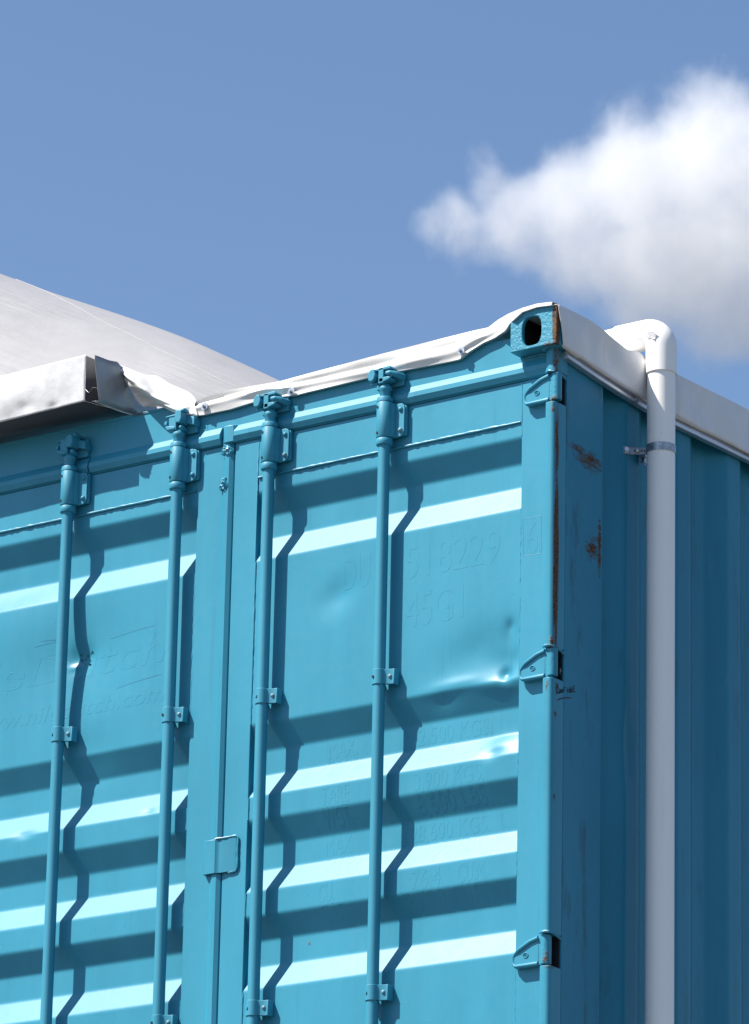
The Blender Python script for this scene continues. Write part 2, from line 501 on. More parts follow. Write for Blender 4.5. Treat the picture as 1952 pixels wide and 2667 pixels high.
def lettering(s, qa, qb, hpx, parent, dents, shear=0.0, raise_=0.0003, name='lettering', mat=None, width_px=None, depth=True, track=1.0):
    """baseline from photo pixel qa to qb, cap height hpx photo pixels"""
    z = D(qa)[1]
    for _ in range(4):
        d = float(corr(z)) if depth else 0.0
        A = py(qa, d); B = py(qb, d); z = A[2] + hpx / 1600.0
    x0, x1 = A[0], B[0]; zb = (A[2] + B[2]) / 2; h = hpx / 800.0
    me = text_mesh(s, shear); bm = bmesh.new(); bm.from_mesh(me)
    xs = [v.co.x for v in bm.verts]; lo, hi = min(xs), max(xs)
    sx = (x1 - x0) / (hi - lo); sz = h / CAP
    for v in bm.verts:
        v.co.x = x0 + (v.co.x - lo) * sx; zz = zb + v.co.y * sz; v.co.y = 1.0 if v.co.z > 0 else 0.0; v.co.z = zz
    if depth:
        k0 = min(v.co.z for v in bm.verts); k1 = max(v.co.z for v in bm.verts)
        for zc in np.arange(k0, k1, .007):
            bmesh.ops.bisect_plane(bm, geom=bm.verts[:] + bm.edges[:] + bm.faces[:], plane_co=(0, 0, zc), plane_no=(0, 0, 1), dist=1e-5)
    c = np.array([(x0 + x1) / 2, 0, zb])
    for v in bm.verts:
        yy = (.003 + float(corr(v.co.z)) + float(dents(v.co.x, v.co.z))) if depth else 0.0
        yy += -raise_ if v.co.y > .5 else .002
        v.co.x -= c[0]; v.co.z -= c[2]; v.co.y = yy
    bmesh.ops.recalc_face_normals(bm, faces=bm.faces)
    bm.to_mesh(me); bm.free(); me.materials.clear(); me.materials.append(mat or M_PANEL)
    return link(name, me, parent, c)


ZT, ZB = -.2200, -2.80
WELDZ = -.350
# --- right door
def make_door(label, xl, xpl, xpr, xr, dents, at):
    mb = MB()
    for a, b in ((xl, xpl), (xpr, xr)): mb.box(a - at[0], b - at[0], 0, .055, ZB - at[2], ZT - at[2])
    mb.box(xpl - at[0], xpr - at[0], .0006, .055, WELDZ - at[2], ZT - at[2])
    mb.box(xpl - at[0], xpr - at[0], .0006, .055, ZB - at[2], -2.72 - at[2])
    d = obj('door', mb, M_PAINT, box, at, bevel=.0025)
    if label: d['label'] = label
    p = panel('corrugated_panel', xpl - .002, xpr + .002, dents, d)
    obj('weld_bead', weld([(xpl + .004, -.0005, WELDZ), (xpr - .004, -.0005, WELDZ)], .0040, .0006), M_PAINT, d)
    for xx in (xpl, xpr):
        obj('weld_bead', weld([(xx + (.001 if xx == xpl else -.001), .0012, -.225), (xx, .0012, -.395)], .0022, .001), M_PAINT, d)
        for za, zb in ((-.628, -1.157), (-1.393, -1.463), (-1.695, -1.768), (-2.002, -2.45)):
            obj('weld_bead', weld([(xx, .0025, za), (xx, .0025, zb)], .0028, .0014), M_PAINT, d)
    return d


XG = -1.2205
door_r = make_door('right door with ghosted weight figures and a dent by its edge', XG + .002, -1.126, -.126, -.030, dents_right, (-.62, 0, ZB))
door_l = make_door('left door with ghosted web address and a torn dent', -2.42, -2.33, -1.3635, XG - .002, dents_left, (-1.82, 0, ZB))
# rubber behind the seams
obj('door_seal', MB().box(XG - .02, XG + .02, .03, .05, ZB, ZT + .01).box(-2.42, -.02, .03, .05, ZT - .02, ZT + .03), M_RUB, box)

# lettering
def L8(s, x0, y0, x1, y1, h, **k):      # coordinates in a 600/1652 crop at (800,1850)
    f = 600 / 1652.0
    lettering(s, (800 + x0 * f, 1850 + y0 * f), (800 + x1 * f, 1850 + y1 * f), h * f, door_r, dents_right, **k)


L8('MAX.', 155, 350, 355, 320, 130); L8('GROSS', 125, 470, 395, 440, 112, shear=.1)
L8('32,500 KGS.', 740, 262, 1325, 168, 120); L8('71,650 LBS.', 720, 382, 1285, 292, 100, shear=.1)
L8('TARE', 102, 678, 295, 652, 130); L8('WGT.', 112, 830, 315, 803, 125)
L8('3,900 KGS.', 765, 572, 1265, 498, 122); L8('8,600 LBS.', 782, 728, 1300, 655, 125)
L8('MAX.', 135, 1040, 330, 1016, 125); L8('CARGO', 102, 1166, 385, 1132, 105, shear=.1)
L8('28,600 KGS.', 738, 950, 1310, 866, 120); L8('63,050 LBS.', 695, 1082, 1280, 1000, 105, shear=.1)
L8('CU.', 80, 1376, 190, 1364, 130); L8('CAP.', 95, 1527, 292, 1505, 130)
L8('76.4', 745, 1287, 955, 1252, 130); L8('CU.M.', 1078, 1232, 1285, 1206, 130)
L8('2,700', 690, 1448, 985, 1408, 130); L8('CU.FT.', 1045, 1398, 1322, 1360, 130)
def L5(s, x0, y0, x1, y1, h, par=None, **k):
    f = 800 / 1652.0
    return lettering(s, (600 + x0 * f, 1350 + y0 * f), (600 + x1 * f, 1350 + y1 * f), h * f, par or door_r, dents_right, **k)


L5('518229', 940, 318, 1448, 236, 178, raise_=.0003); L5('45G1', 940, 582, 1250, 540, 182, raise_=.0003); L5('DU', 600, 382, 748, 358, 172)
_f = 700 / 1652.0
lettering('6', (1252 + 280 * _f, 750 + 1640 * _f), (1252 + 352 * _f, 750 + 1626 * _f), 200 * _f, door_r, dents_right, depth=False, raise_=.0003, name='lettering', mat=M_PAINT)
mb = MB()
c6 = [py((1252 + a * _f, 750 + b * _f), 0) for a, b in ((260, 1420), (374, 1400), (374, 1632), (266, 1648))]
for a, b in zip(c6, c6[1:] + c6[:1]): mb.tube([a + np.array([0, .0003, 0]), b + np.array([0, .0003, 0])], .0008, 6)
obj('number_box', mb, M_PAINT, door_r)
def LL(s, x0, y0, x1, y1, h, **k):
    f = 450 / 1652.0
    lettering(s, (x0 * f, 1600 + y0 * f), (x1 * f, 1600 + y1 * f), h * f, door_l, dents_left, **k)


LL('NileDutch', -640, 870, 1580, 435, 300, shear=.22, raise_=.0003)
LL('www.niledutch.com', -300, 1150, 1565, 826, 165, shear=.22)
# long ghost strokes over the name
mb = MB()
for a, b in (((0, 1698), (150, 1659)), ((40, 1708), (148, 1663)), ((280, 1652), (402, 1628)), ((300, 1788), (420, 1755))):
    obj('raised_line', MB().tube([py(a, .003 + 0.0), py(b, .003)], .0003, 6), M_PANEL, door_l)
# flaking paint by the tear in the left door
mb = MB(); tx, tz = D((214, 1714))
for k in range(15):
    a = tx + rnd.uniform(-.024, .034); b = tz + rnd.uniform(-.024, .024)
    yb = .003 + float(dents_left(np.float64(a), np.float64(b)))
    w = rnd.uniform(.002, .007)
    mb.add([(a - w, yb - .001, b), (a, yb - .003 - rnd.random() * .004, b + w * .7), (a + w, yb - .0015, b + rnd.uniform(-.003, .003)), (a, yb - .001, b - w)], [(0, 1, 2, 3)])
obj('torn_paint', mb, paint('teal_paint_torn', base=(.025, .15, .21)), door_l, ang=10)

# --- header over the doors
HT = -.045
mb = MB().box(-2.438, -1.332, 0.0002, .06, -.2185, HT).box(-1.3322, -.1300, 0.0002, .06, -.2185, HT - .026).box(-.1301, -.02, 0.0002, .06, -.2185, -.1425).box(-2.438, -1.332, -.0025, 0.0, HT - .006, HT + .003)
head = obj('header_beam', mb, M_RAIL, box, (0, 0, 0), bevel=.003)
# ridge (drip flap) along the header and down the middle
RP = [(0.004, -.159), (-.004, -.1605), (-.0165, -.1835), (-.0172, -.1985), (-.009, -.2145), (0.004, -.2175)]
mb = MB().prism(RP, -1.215, -.028, lambda a, b, h: (h, a, b))
obj('gasket_strip', mb, M_PAINT, box, ang=14)
mb = MB().prism(RP, -1.800, -1.272, lambda a, b, h: (h, a, b)).prism(RP, -2.43, -1.806, lambda a, b, h: (h, a, b))
mb.prism([(a + (0.004 if a > 0 else -.0028), (b + .19) * 1.06 - .19) for a, b in RP], -1.345, -1.268, lambda a, b, h: (h, a, b))
obj('gasket_strip', mb, M_PAINT, box, ang=14)
VP = [(-1.2685, .002), (-1.2505, -.0090), (-1.2345, -.0095), (-1.2235, -.001), (-1.2235, .003)]
mb = MB().prism(VP, ZB, -.175, lambda a, b, h: (a, b, h))
obj('gasket_strip', mb, M_PAINT, box, ang=14)
mb = MB().prism([(-1.270, .003), (-1.2515, -.0180), (-1.2345, -.0183), (-1.2165, -.0160), (-1.204, -.004), (-1.204, .003)], -.2180, -.1592, lambda a, b, h: (a, b, h))
obj('gasket_corner', mb, M_PAINT, box, bevel=.008, seg=3)

# putty patches on the upright strip
for q, sx, sz in (((592, 1168), .021, .030), ((584, 1261), .017, .028)):
    c = py(q, -.009); mb = MB()
    n = 15; Gd = np.zeros((n, n, 3))
    for i in range(n):
        for j in range(n):
            u = (j / (n - 1) - .5) * 2; w = (i / (n - 1) - .5) * 2; rr = math.hypot(u, w)
            hgt = max(0, 1 - rr ** 2.2)
            Gd[i, j] = (u * sx * (1 + .2 * math.sin(5 * w)), -.011 * hgt ** .6 * (0.45 + .75 * nrnd.rand()) + .003, -w * sz * (1 + .15 * math.sin(4 * u)))
    obj('putty_patch', MB().grid(Gd), M_PAINT, box, c, ang=20)

# anti theft plate folded over the strip
def plate_pt(u, z): return (u, z)
pl = [(-1.283, -.002), (-1.280, -.0150), (-1.2365, -.0160), (-1.2290, -.0100), (-1.2235, -.0085), (-1.163, -.0075), (-1.160, -.0055), (-1.160, -.0005), (-1.219, -.0005), (-1.233, -.0108), (-1.2755, -.0100), (-1.279, -.001)]
zt_, zb_ = py((575, 2182), -.02)[2], py((570, 2272), -.02)[2]
mb = MB().prism([(a + 0.0, b) for a, b in pl], zb_, zt_, lambda a, b, h: (a, b, h))
plt = obj('security_plate', mb, M_PAINT, box, bevel=.0022)
mb = weld([(-1.240, -.013, zt_ + .001), (-1.215, -.009, zt_ + .002), (-1.165, -.006, zt_ + .003), (-1.157, -.005, zt_ - .002), (-1.157, -.004, zb_ + .012), (-1.162, -.004, zb_ + .001), (-1.19, -.004, zb_ - .001)], .0038, .0012)
obj('weld_bead', mb, M_PAINT, plt)

# --- corner post, right
HINGE = [(-.2635, -.004, -.0005), (-1.1325, -.004, -.0055), (-2.0055, -.004, -.018)]
SLOT = [(-.2175, -.3135), (-1.086, -1.182), (-1.958, -2.056)]
def rounded(x0, x1, y0, y1, rr, rl, n=6):
    pts = [(x0, y1)]
    pts += [(x0 + rl - rl * math.cos(a), y0 + rl - rl * math.sin(a)) for a in np.linspace(0, math.pi / 2, 4)]
    pts += [(x1 - rr + rr * math.sin(a), y0 + rr - rr * math.cos(a)) for a in np.linspace(0, math.pi / 2, n)]
    pts += [(x1, y1)]
    return pts


post = obj('corner_post', MB().box(-.03, XR, .0412, .2465, BOT + .118, -.118), M_POST_SHADE, box, bevel=.003)
mb = MB(); edges = [-.128] + [z for s in SLOT for z in s] + [BOT + .118]
for a, b in zip(edges[0::2], edges[1::2]):
    mb.prism(rounded(-.0265, XR, -.024, .0405, .015, .006), b, a, lambda u, v, h: (u, v, h))
obj('post_edge', mb, M_COL, post, bevel=.0018)
mb = MB().prism(rounded(-.020, XR + .004, -.027, .0400, .017, .008), -.2155, -.1285, lambda u, v, h: (u, v, h))
obj('post_edge', mb, M_COL, post, bevel=.002)
for k, (a, b) in enumerate(SLOT):
    obj('weld_bead', weld([(-.028, -.018, a + .003), (-.012, -.0265, a + .002), (.004, -.022, a + .001), (.0095, -.006, a - .001), (.009, .02, a - .006), (.009, .036, a - .012)], .0042, .002), M_COL, post)
mb = MB()
obj('dark_recess', MB().box(-.024, XR - .006, .036, .0408, -2.056, -.2175), M_HOLE, post)
# rust stain is in the paint; the marker writing is on the side face
def stroke(pts, w, x=XR + .0009):
    P = [pxx((1300 + a * .15738, 1600 + b * .15738), x) for a, b in pts]
    m = MB()
    for a, b in zip(P[:-1], P[1:]):
        t = b - a; t /= np.linalg.norm(t); nn = np.array([0, -t[2], t[1]]) * w
        e = t * w * .6
        m.add([a - e + nn, a - e - nn, b + e - nn, b + e + nn], [(0, 1, 2, 3)])
    return m


def circ(cx, cy, rx, ry, n=10): return [(cx + rx * math.cos(a), cy + ry * math.sin(a)) for a in np.linspace(0, 2 * math.pi, n)]


mb = MB()
for s in ([(940, 1135), (985, 1198)], [(985, 1150), (948, 1200)], [(950, 1215), (955, 1315)], [(935, 1222), (975, 1202), (992, 1228), (955, 1258), (1000, 1308)], [(955, 1305), (1000, 1300)],
          circ(1012, 1272, 13, 26), circ(1045, 1268, 13, 26), [(1075, 1212), (1068, 1292)], [(1072, 1214), (1106, 1206)], [(1070, 1252), (1096, 1246)],
          [(1130, 1215), (1140, 1305)], [(1172, 1205), (1166, 1292)], [(1134, 1262), (1170, 1246)], circ(1188, 1262, 12, 30), [(1206, 1205), (1212, 1282), (1228, 1278)],
          [(1228, 1195), (1236, 1284)], [(1226, 1198), (1256, 1186)], [(1230, 1240), (1254, 1232)], [(1236, 1284), (1266, 1276)],
          [(970, 1420), (1010, 1398), (1060, 1386), (1120, 1380), (1195, 1382)]):
    w = .0013 if len(s) != 5 else .0013
    m2 = stroke(s, .0018 if s[0] == (970, 1420) else .0015); mb.add(m2.v, m2.f)
obj('marker_writing', mb, M_MARK, post)

# --- corner casting with its hand hole
FX0, FX1, FY0, FY1, FZ0, FZ1 = -.1335, .0355, -.058, .12, -.144, -.018
def oval(cx, cz, w, h, n=40):
    pts = []; rr = w / 2
    for k in range(n):
        a = 2 * math.pi * (k + .5) / n
        c, s = math.cos(a), math.sin(a)
        e = .55
        pts.append((cx + rr * math.copysign(abs(c) ** e, c), cz + h / 2 * math.copysign(abs(s) ** .8, s)))
    return pts


def casting():
    bm = bmesh.new()
    hc = py((1280 + 578 * .1816, 760 + 558 * .1816), FY0)
    n = 40; inner = oval(hc[0], hc[2], .069, .092, n); outer = []
    rr = .016
    def rect(a):
        # superelliptic rectangle outline matched by angle
        c, s = math.cos(a), math.sin(a); cx, cz = (FX0 + FX1) / 2, (FZ0 + FZ1) / 2; hx, hz = (FX1 - FX0) / 2 , (FZ1 - FZ0) / 2
        k = 1 / max(abs(c) / hx, abs(s) / hz); return cx + c * k, cz + s * k
    for k in range(n): outer.append(rect(2 * math.pi * (k + .5) / n))
    # make sure the corners exist
    cx, cz = (FX0 + FX1) / 2, (FZ0 + FZ1) / 2
    for X, Zc in ((FX0, FZ0), (FX0, FZ1), (FX1, FZ0), (FX1, FZ1)):
        a = math.atan2(Zc - cz, X - cx) % (2 * math.pi); k = int(round(a / (2 * math.pi) * n - .5)) % n; outer[k] = (X, Zc)
    rings = [[(x, FY0 + .013, z) for x, z in inner], [(x, FY0 + .003, z) for x, z in inner],
             [(hc[0] + (x - hc[0]) * 1.07, FY0, hc[2] + (z - hc[2]) * 1.05) for x, z in inner]]
    for f in (.35, .7): rings.append([(a[0] + (b[0] - a[0]) * f, FY0, a[1] + (b[1] - a[1]) * f) for a, b in zip(inner, outer)])
    rings.append([(x, FY0, z) for x, z in outer]); rings.append([(x, FY1, z) for x, z in outer])
    V = [[bm.verts.new(np.array(p)) for p in r] for r in rings]
    for a, b in zip(V[:-1], V[1:]):
        for k in range(n): bm.faces.new((a[k], a[(k + 1) % n], b[(k + 1) % n], b[k]))
    bm.faces.new(V[-1])
    bmesh.ops.recalc_face_normals(bm, faces=bm.faces)
    me = bpy.data.meshes.new('corner_casting'); bm.to_mesh(me); bm.free()
    me.polygons.foreach_set('use_smooth', [True] * len(me.polygons)); me.set_sharp_from_angle(angle=R(35))
    me.materials.append(M_CAST)
    o = link('corner_casting', me, box, (0, 0, 0))
    md = o.modifiers.new('bevel', 'BEVEL'); md.width = .009; md.segments = 4; md.limit_method = 'ANGLE'; md.angle_limit = R(70)
    # the dark room behind the hole
    h = MB().add([(FX0 + .02, FY0 + .0405, FZ0 + .012), (FX1 - .02, FY0 + .0405, FZ0 + .012), (FX1 - .02, FY0 + .0405, FZ1 - .012), (FX0 + .02, FY0 + .0405, FZ1 - .012)], [])
    cav = MB(); x0, x1, y0, y1, z0, z1 = FX0 + .018, FX1 - .018, FY0 + .0125, FY1 - .02, FZ0 + .006, FZ1 - .006
    cav.add([(x0, y0, z0), (x1, y0, z0), (x1, y0, z1), (x0, y0, z1), (x0, y1, z0), (x1, y1, z0), (x1, y1, z1), (x0, y1, z1)], [(4, 5, 6, 7), (0, 1, 5, 4), (1, 2, 6, 5), (2, 3, 7, 6), (3, 0, 4, 7)])
    obj('casting_cavity', cav, M_CASTIN, o)
    obj('weld_bead', weld([(-.03, -.030, FZ0 - .002), (-.012, -.034, FZ0 + .004), (.012, -.030, FZ0 + .008), (.024, -.018, FZ0 + .010), (.026, .01, FZ0 + .004)], .0048, .003), M_CAST, o)
    obj('weld_bead', weld([(FX0 + .004, -.001, FZ0 - .003), (-.03, -.001, FZ0 - .003)], .004, .002), M_CAST, o)
    return o


casting()

# --- hinges
def make_hinge(i):
    zc, _, xk = HINGE[i]
    at = (xk, -.004, zc)
    h0 = (SLOT[i][0] - SLOT[i][1]) / 2 - .0042
    ox = -xk * 0.0
    mb = MB()
    poly = [(-.020, .038), (-.045, .031), (-.085, .010), (-.101, -.002), (-.106, -.014), (-.106, -.036), (-.101, -.044), (-.093, -.048), (-.014, -.047), (-.014, .038)]
    mb.prism(poly, .006, -.0135, lambda a, b, h: (a, h, b))
    hinge = obj('hinge', mb, M_PAINT, box, at, bevel=.003, seg=3)
    mb = MB()
    mb.tube([(-.016, -.0150, .035), (-.045, -.0150, .027), (-.085, -.0150, .006), (-.098, -.0135, -.004)], [.0062, .0062, .006, .004], 10)
    mb.tube([(-.098, -.0135, -.0405), (-.090, -.0150, -.0425), (-.016, -.0150, -.0415)], [.0045, .0062, .0064], 10)
    mb.tube([(-.097, -.0132, -.003), (-.104, -.0115, -.011), (-.1055, -.0105, -.024), (-.104, -.0115, -.034), (-.097, -.0132, -.0405)], [.0042, .0048, .005, .0048, .0044], 10)
    obj('hinge_rib', mb, M_PAINT, hinge, at)
    mb = MB().lathe([(.0145, -h0), (.0165, -h0 + .002), (.0165, h0 - .002), (.0145, h0)], 24, (.002, 0.0))
    mb.box(-.020, -.004, -.0125, .010, -.0465, .036)
    obj('hinge_pin', mb, M_KNUCK, hinge, at, bevel=.001)
    n = 20; ring = [(-.060 + .0088 * math.cos(a), -.0146, -.012 + .0072 * math.sin(a)) for a in np.linspace(0, 2 * math.pi, n)]
    mb = MB().tube(ring, .0011, 6)
    mb.tube([(-.065, -.0146, -.014), (-.063, -.0146, -.009), (-.0605, -.0146, -.014), (-.058, -.0146, -.009), (-.0555, -.0146, -.014)], .0009, 5)
    obj('foundry_mark', mb, M_PAINT, hinge, at)
    return hinge


for i in range(3): make_hinge(i)

# --- side wall
def wall_profile(y0, y1):
    pts = []; s = .380 - .298 * 2; y = s; P = []
    XO, XI = .006, -.035
    k = 0
    while y < y1 + .3:
        P += [(y, XO), (y + .075, XO), (y + .150, XI), (y + .220, XI)]; y += .298
    return P


PWALL = wall_profile(.2, 12.0)
ys = np.unique(np.concatenate([np.arange(.18, 2.2, .006), np.arange(2.2, 12.05, .02)]))
_wy = np.array([p[0] for p in PWALL]); _wx = np.array([p[1] for p in PWALL])
wx = sum(np.interp(ys + o_, _wy, _wx) for o_ in np.linspace(-.006, .006, 7)) / 7
zs = np.concatenate([np.linspace(-.05, -.2, 4), np.linspace(-.25, -2.80, 40)])
Y, Z = np.meshgrid(ys, zs)
Xw = np.broadcast_to(wx, Y.shape) + .0012 * np.sin(3 * Y + 2 * Z) * np.sin(5 * Z + Y)
pc = pxx((1632, 1930), -.0); Xw = Xw + gauss(Y, Z, pc[1], pc[2], .03, .10, -.007) + gauss(Y, Z, pc[1] + .01, pc[2] + .13, .02, .05, .004)
side = obj('corrugated_wall', MB().grid(np.stack([Xw, Y, Z], -1)), M_SIDE_SHADE, box, ang=60)
obj('rail_beam', MB().box(-.05, .004, .12, 12.1, -.115, HT - .002), M_SIDE_SHADE, side, bevel=.004)
# remaining walls, roof, floor, far corner posts (never in view from here, but the box is a whole box)
obj('roof', MB().grid([[(x, y, HT - .012 - (.02 if (i % 4) in (1, 2) else 0)) for x in (-2.40, -.052)] for i, y in enumerate(np.arange(.062, 12.1, .07))]), M_PAINT, box, ang=20)
obj('corrugated_wall', MB().box(-2.43, -2.39, .07, 12.1, BOT + .1, HT - .003), M_SIDE_SHADE, box)
obj('plain_wall', MB().box(-2.43, -.002, 12.12, 12.16, BOT + .1, HT - .003), M_SIDE_SHADE, box)
obj('floor_frame', MB().box(-2.43, .0, .062, 12.11, BOT, BOT + .09), M_SIDE_SHADE, box)
obj('corner_post', MB().box(-2.438, -2.4225, -.02, .064, BOT + .05, -.24), M_PAINT, box, bevel=.004)
obj('door_sill', MB().box(-2.42, -.03, -.005, .055, BOT, ZB - .01), M_PAINT, box, bevel=.004)

# --- locking rods
ROD_Y = -.035
def cam_right():
    m = MB()
    m.box(-.012, .008, -.024, .012, -.150, -.098)
    m.prism([(-.030, -.1035), (-.026, -.099), (.030, -.096), (.035, -.103), (.033, -.108), (-.024, -.1075)], -.024, .014, lambda a, b, h: (a, h, b))
    m.prism([(-.010, -.131), (.026, -.131), (.034, -.136), (.030, -.142), (.008, -.147), (-.010, -.147)], -.024, .012, lambda a, b, h: (a, h, b))
    return m


def cam_left():
    m = MB()
    m.box(-.026, .004, -.022, .012, -.152, -.100)
    m.prism([(-.040, -.106), (-.038, -.101), (.002, -.099), (.002, -.107)], -.024, .012, lambda a, b, h: (a, h, b))
    m.prism([(-.040, -.138), (-.030, -.150), (.0, -.150), (.0, -.141), (-.034, -.134)], -.024, .012, lambda a, b, h: (a, h, b))
    return m


def make_rod(x, left, bz, label):
    at = (x, ROD_Y, 0)
    m = MB().lathe([(.0187, -.330), (.0187, -2.86)], 28)
    rod = obj('lock_rod', m, M_ROD, box, at)
    m = MB().lathe([(.0172, -.215), (.0172, -.172), (.0205, -.168), (.0205, -.160), (.0150, -.150), (.0110, -.146)], 26)
    m.lathe([(.0262, -.2075), (.0262, -.1965), (.0245, -.1925), (.0180, -.1905)], 26)
    obj('rod_neck', m, M_ROD, rod, at, ang=40)
    c = cam_left() if left else cam_right()
    obj('lock_cam', c, M_ROD, rod, at, bevel=.004, seg=3)
    # keeper welded to the header
    m = MB()
    if left:
        m.box(.000, .055, .020, .036, -.158, -.098)
        m.prism([(.004, -.094), (.016, -.088), (.028, -.092), (.031, -.118), (.024, -.134), (.008, -.132), (.001, -.118)], -.030, .014, lambda a, b, h: (a, h, b))
        m.prism([(.022, -.100), (.060, -.112), (.060, -.140), (.022, -.128)], .000, .034, lambda a, b, h: (a, h, b))
        m.tube([(.020, .03, -.088), (.030, -.016, -.090), (.031, -.024, -.091)], [.007, .008, .005], 12)
        m.tube([(.012, .02, -.146), (.022, -.018, -.146), (.023, -.024, -.146)], [.008, .008, .005], 12)
        obj('cam_stud', MB().tube([(-.036, .0, -.122), (-.040, -.020, -.122)], [.008, .0065], 12), M_ROD, rod, at)
    else:
        m.box(-.050, .052, .022, .036, -.152, -.100)
        m.prism([(-.046, -.118), (-.040, -.106), (-.030, -.099), (-.022, -.102), (-.016, -.120), (-.021, -.138), (-.032, -.143), (-.043, -.138)], -.034, .030, lambda a, b, h: (a, h, b))
        m.tube([(-.018, -.016, -.1450), (-.042, -.016, -.1460)], [.0048, .0052], 10)
        m.tube([(.016, -.020, -.1195), (.030, -.021, -.1205), (.044, -.008, -.124), (.048, .03, -.126)], [.0072, .0082, .010, .012], 12)
    obj('cam_keeper', m, M_ROD, rod, at, bevel=.0035, seg=3)
    # bearing housing
    m = MB().lathe([(.0245, -.325), (.0258, -.323), (.0258, -.210), (.0245, -.208)], 32)
    poly = [(.010, -.212), (.052, -.214), (.060, -.219), (.064, -.228), (.064, -.304), (.060, -.315), (.050, -.322), (.010, -.324)]
    m.prism(poly, .014, .020, lambda a, b, h: (a, h, b))
    m.prism([(.012, -.0185), (.024, -.004), (.032, .010), (.032, .019), (.012, .019)], -.322, -.212, lambda a, b, h: (a, b, h))
    m.box(-.022, -.014, .012, .0355, -.322, -.213)
    hs = obj('bearing_housing', m, M_ROD, rod, at, bevel=.002)
    m = MB().box(.006, .066, .0205, .034, -.318, -.218)
    obj('backing_plate', m, M_ROD, rod, at, bevel=.003)
    for k, zz in enumerate((-.2335, -.3015)):
        m = MB().ell((.050, .0135, zz), (.0078, .0075, .0078), 16, 10)
        obj('rivet', m, M_BOLTP if (k and not left) else M_ROD, rod, at)
    for zz in (-.2265, -.3105):
        m = MB().tube([(-.0105, -.0215, zz), (-.0118, -.0255, zz)], .0041, 14)
        obj('grease_hole', m, M_HOLE, rod, at)
    m = MB().lathe([(.0195, -.350), (.0248, -.347), (.0262, -.342), (.0262, -.329), (.0250, -.3275)], 28)
    obj('thrust_collar', m, M_ROD, rod, at, ang=40)
    # guide brackets
    for z in bz:
        m = MB()
        arc = [(.0215 * math.cos(a), .0215 * math.sin(a)) for a in np.linspace(R(150), R(350), 20)]
        inn = [(.0188 * math.cos(a), .0188 * math.sin(a)) for a in np.linspace(R(350), R(150), 20)]
        m.prism(arc + [(.040, .006), (.050, .006), (.0515, .008), (.0515, .033), (.048, .033), (.048, .010), (.024, .0095)] + inn, z - .024, z + .024, lambda a, b, h: (a, b, h))
        m.box(-.024, -.0185, .006, .036, z - .022, z + .022)
        br = obj('guide_bracket', m, M_ROD, rod, at, bevel=.0022)
        m = MB().ell((.0355, .006, z + .001), (.0074, .0065, .0074), 14, 9)
        obj('rivet', m, M_BOLTP, rod, at)
        m = MB().tube([(-.0085, -.0195, z), (-.0097, -.0228, z)], .0042, 12)
        obj('grease_hole', m, M_HOLE if rnd.random() < .5 else M_ROD, rod, at)
    return rod


make_rod(-1.8645, True, (-1.092, -2.08), 'left outer rod')
make_rod(-1.4200, True, (-1.094, -2.075), 'left inner rod')
make_rod(-1.0565, False, (-1.088, -2.070), 'right inner rod')
make_rod(-.6135, False, (-1.094, -2.073), 'right outer rod')


# ================================================================== white tarpaulin over the roof edge
def cr(pts, n):
    """smooth curve (Catmull-Rom) through points, n samples"""
    P = np.array(pts, float); m = len(P); t = np.linspace(0, m - 1, n); out = []
    for x in t:
        i = min(int(x), m - 2); f = x - i
        p0, p1, p2, p3 = P[max(i - 1, 0)], P[i], P[i + 1], P[min(i + 2, m - 1)]
        out.append(.5 * (2 * p1 + (p2 - p0) * f + (2 * p0 - 5 * p1 + 4 * p2 - p3) * f * f + (3 * p1 - p0 - 3 * p2 + p3) * f ** 3))
    return np.array(out)


def lin(pts, n):
    P = np.array(pts, float); s = np.r_[0, np.cumsum(np.linalg.norm(np.diff(P, axis=0), axis=1))]
    t = np.linspace(0, s[-1], n); return np.stack([np.interp(t, s, P[:, k]) for k in range(P.shape[1])], -1)


def interp_px(pts, xs):
    P = np.array(pts, float); return np.interp(xs, P[:, 0], P[:, 1])


tarp = empty('tarpaulin', 'white PVC tarpaulin wrapped over the top edge of the teal container, held by washers', 'tarpaulin', (-.6, .2, HT))
tarp['label'] = 'white tarpaulin strip wrapped over the top front and right edges of the teal container'
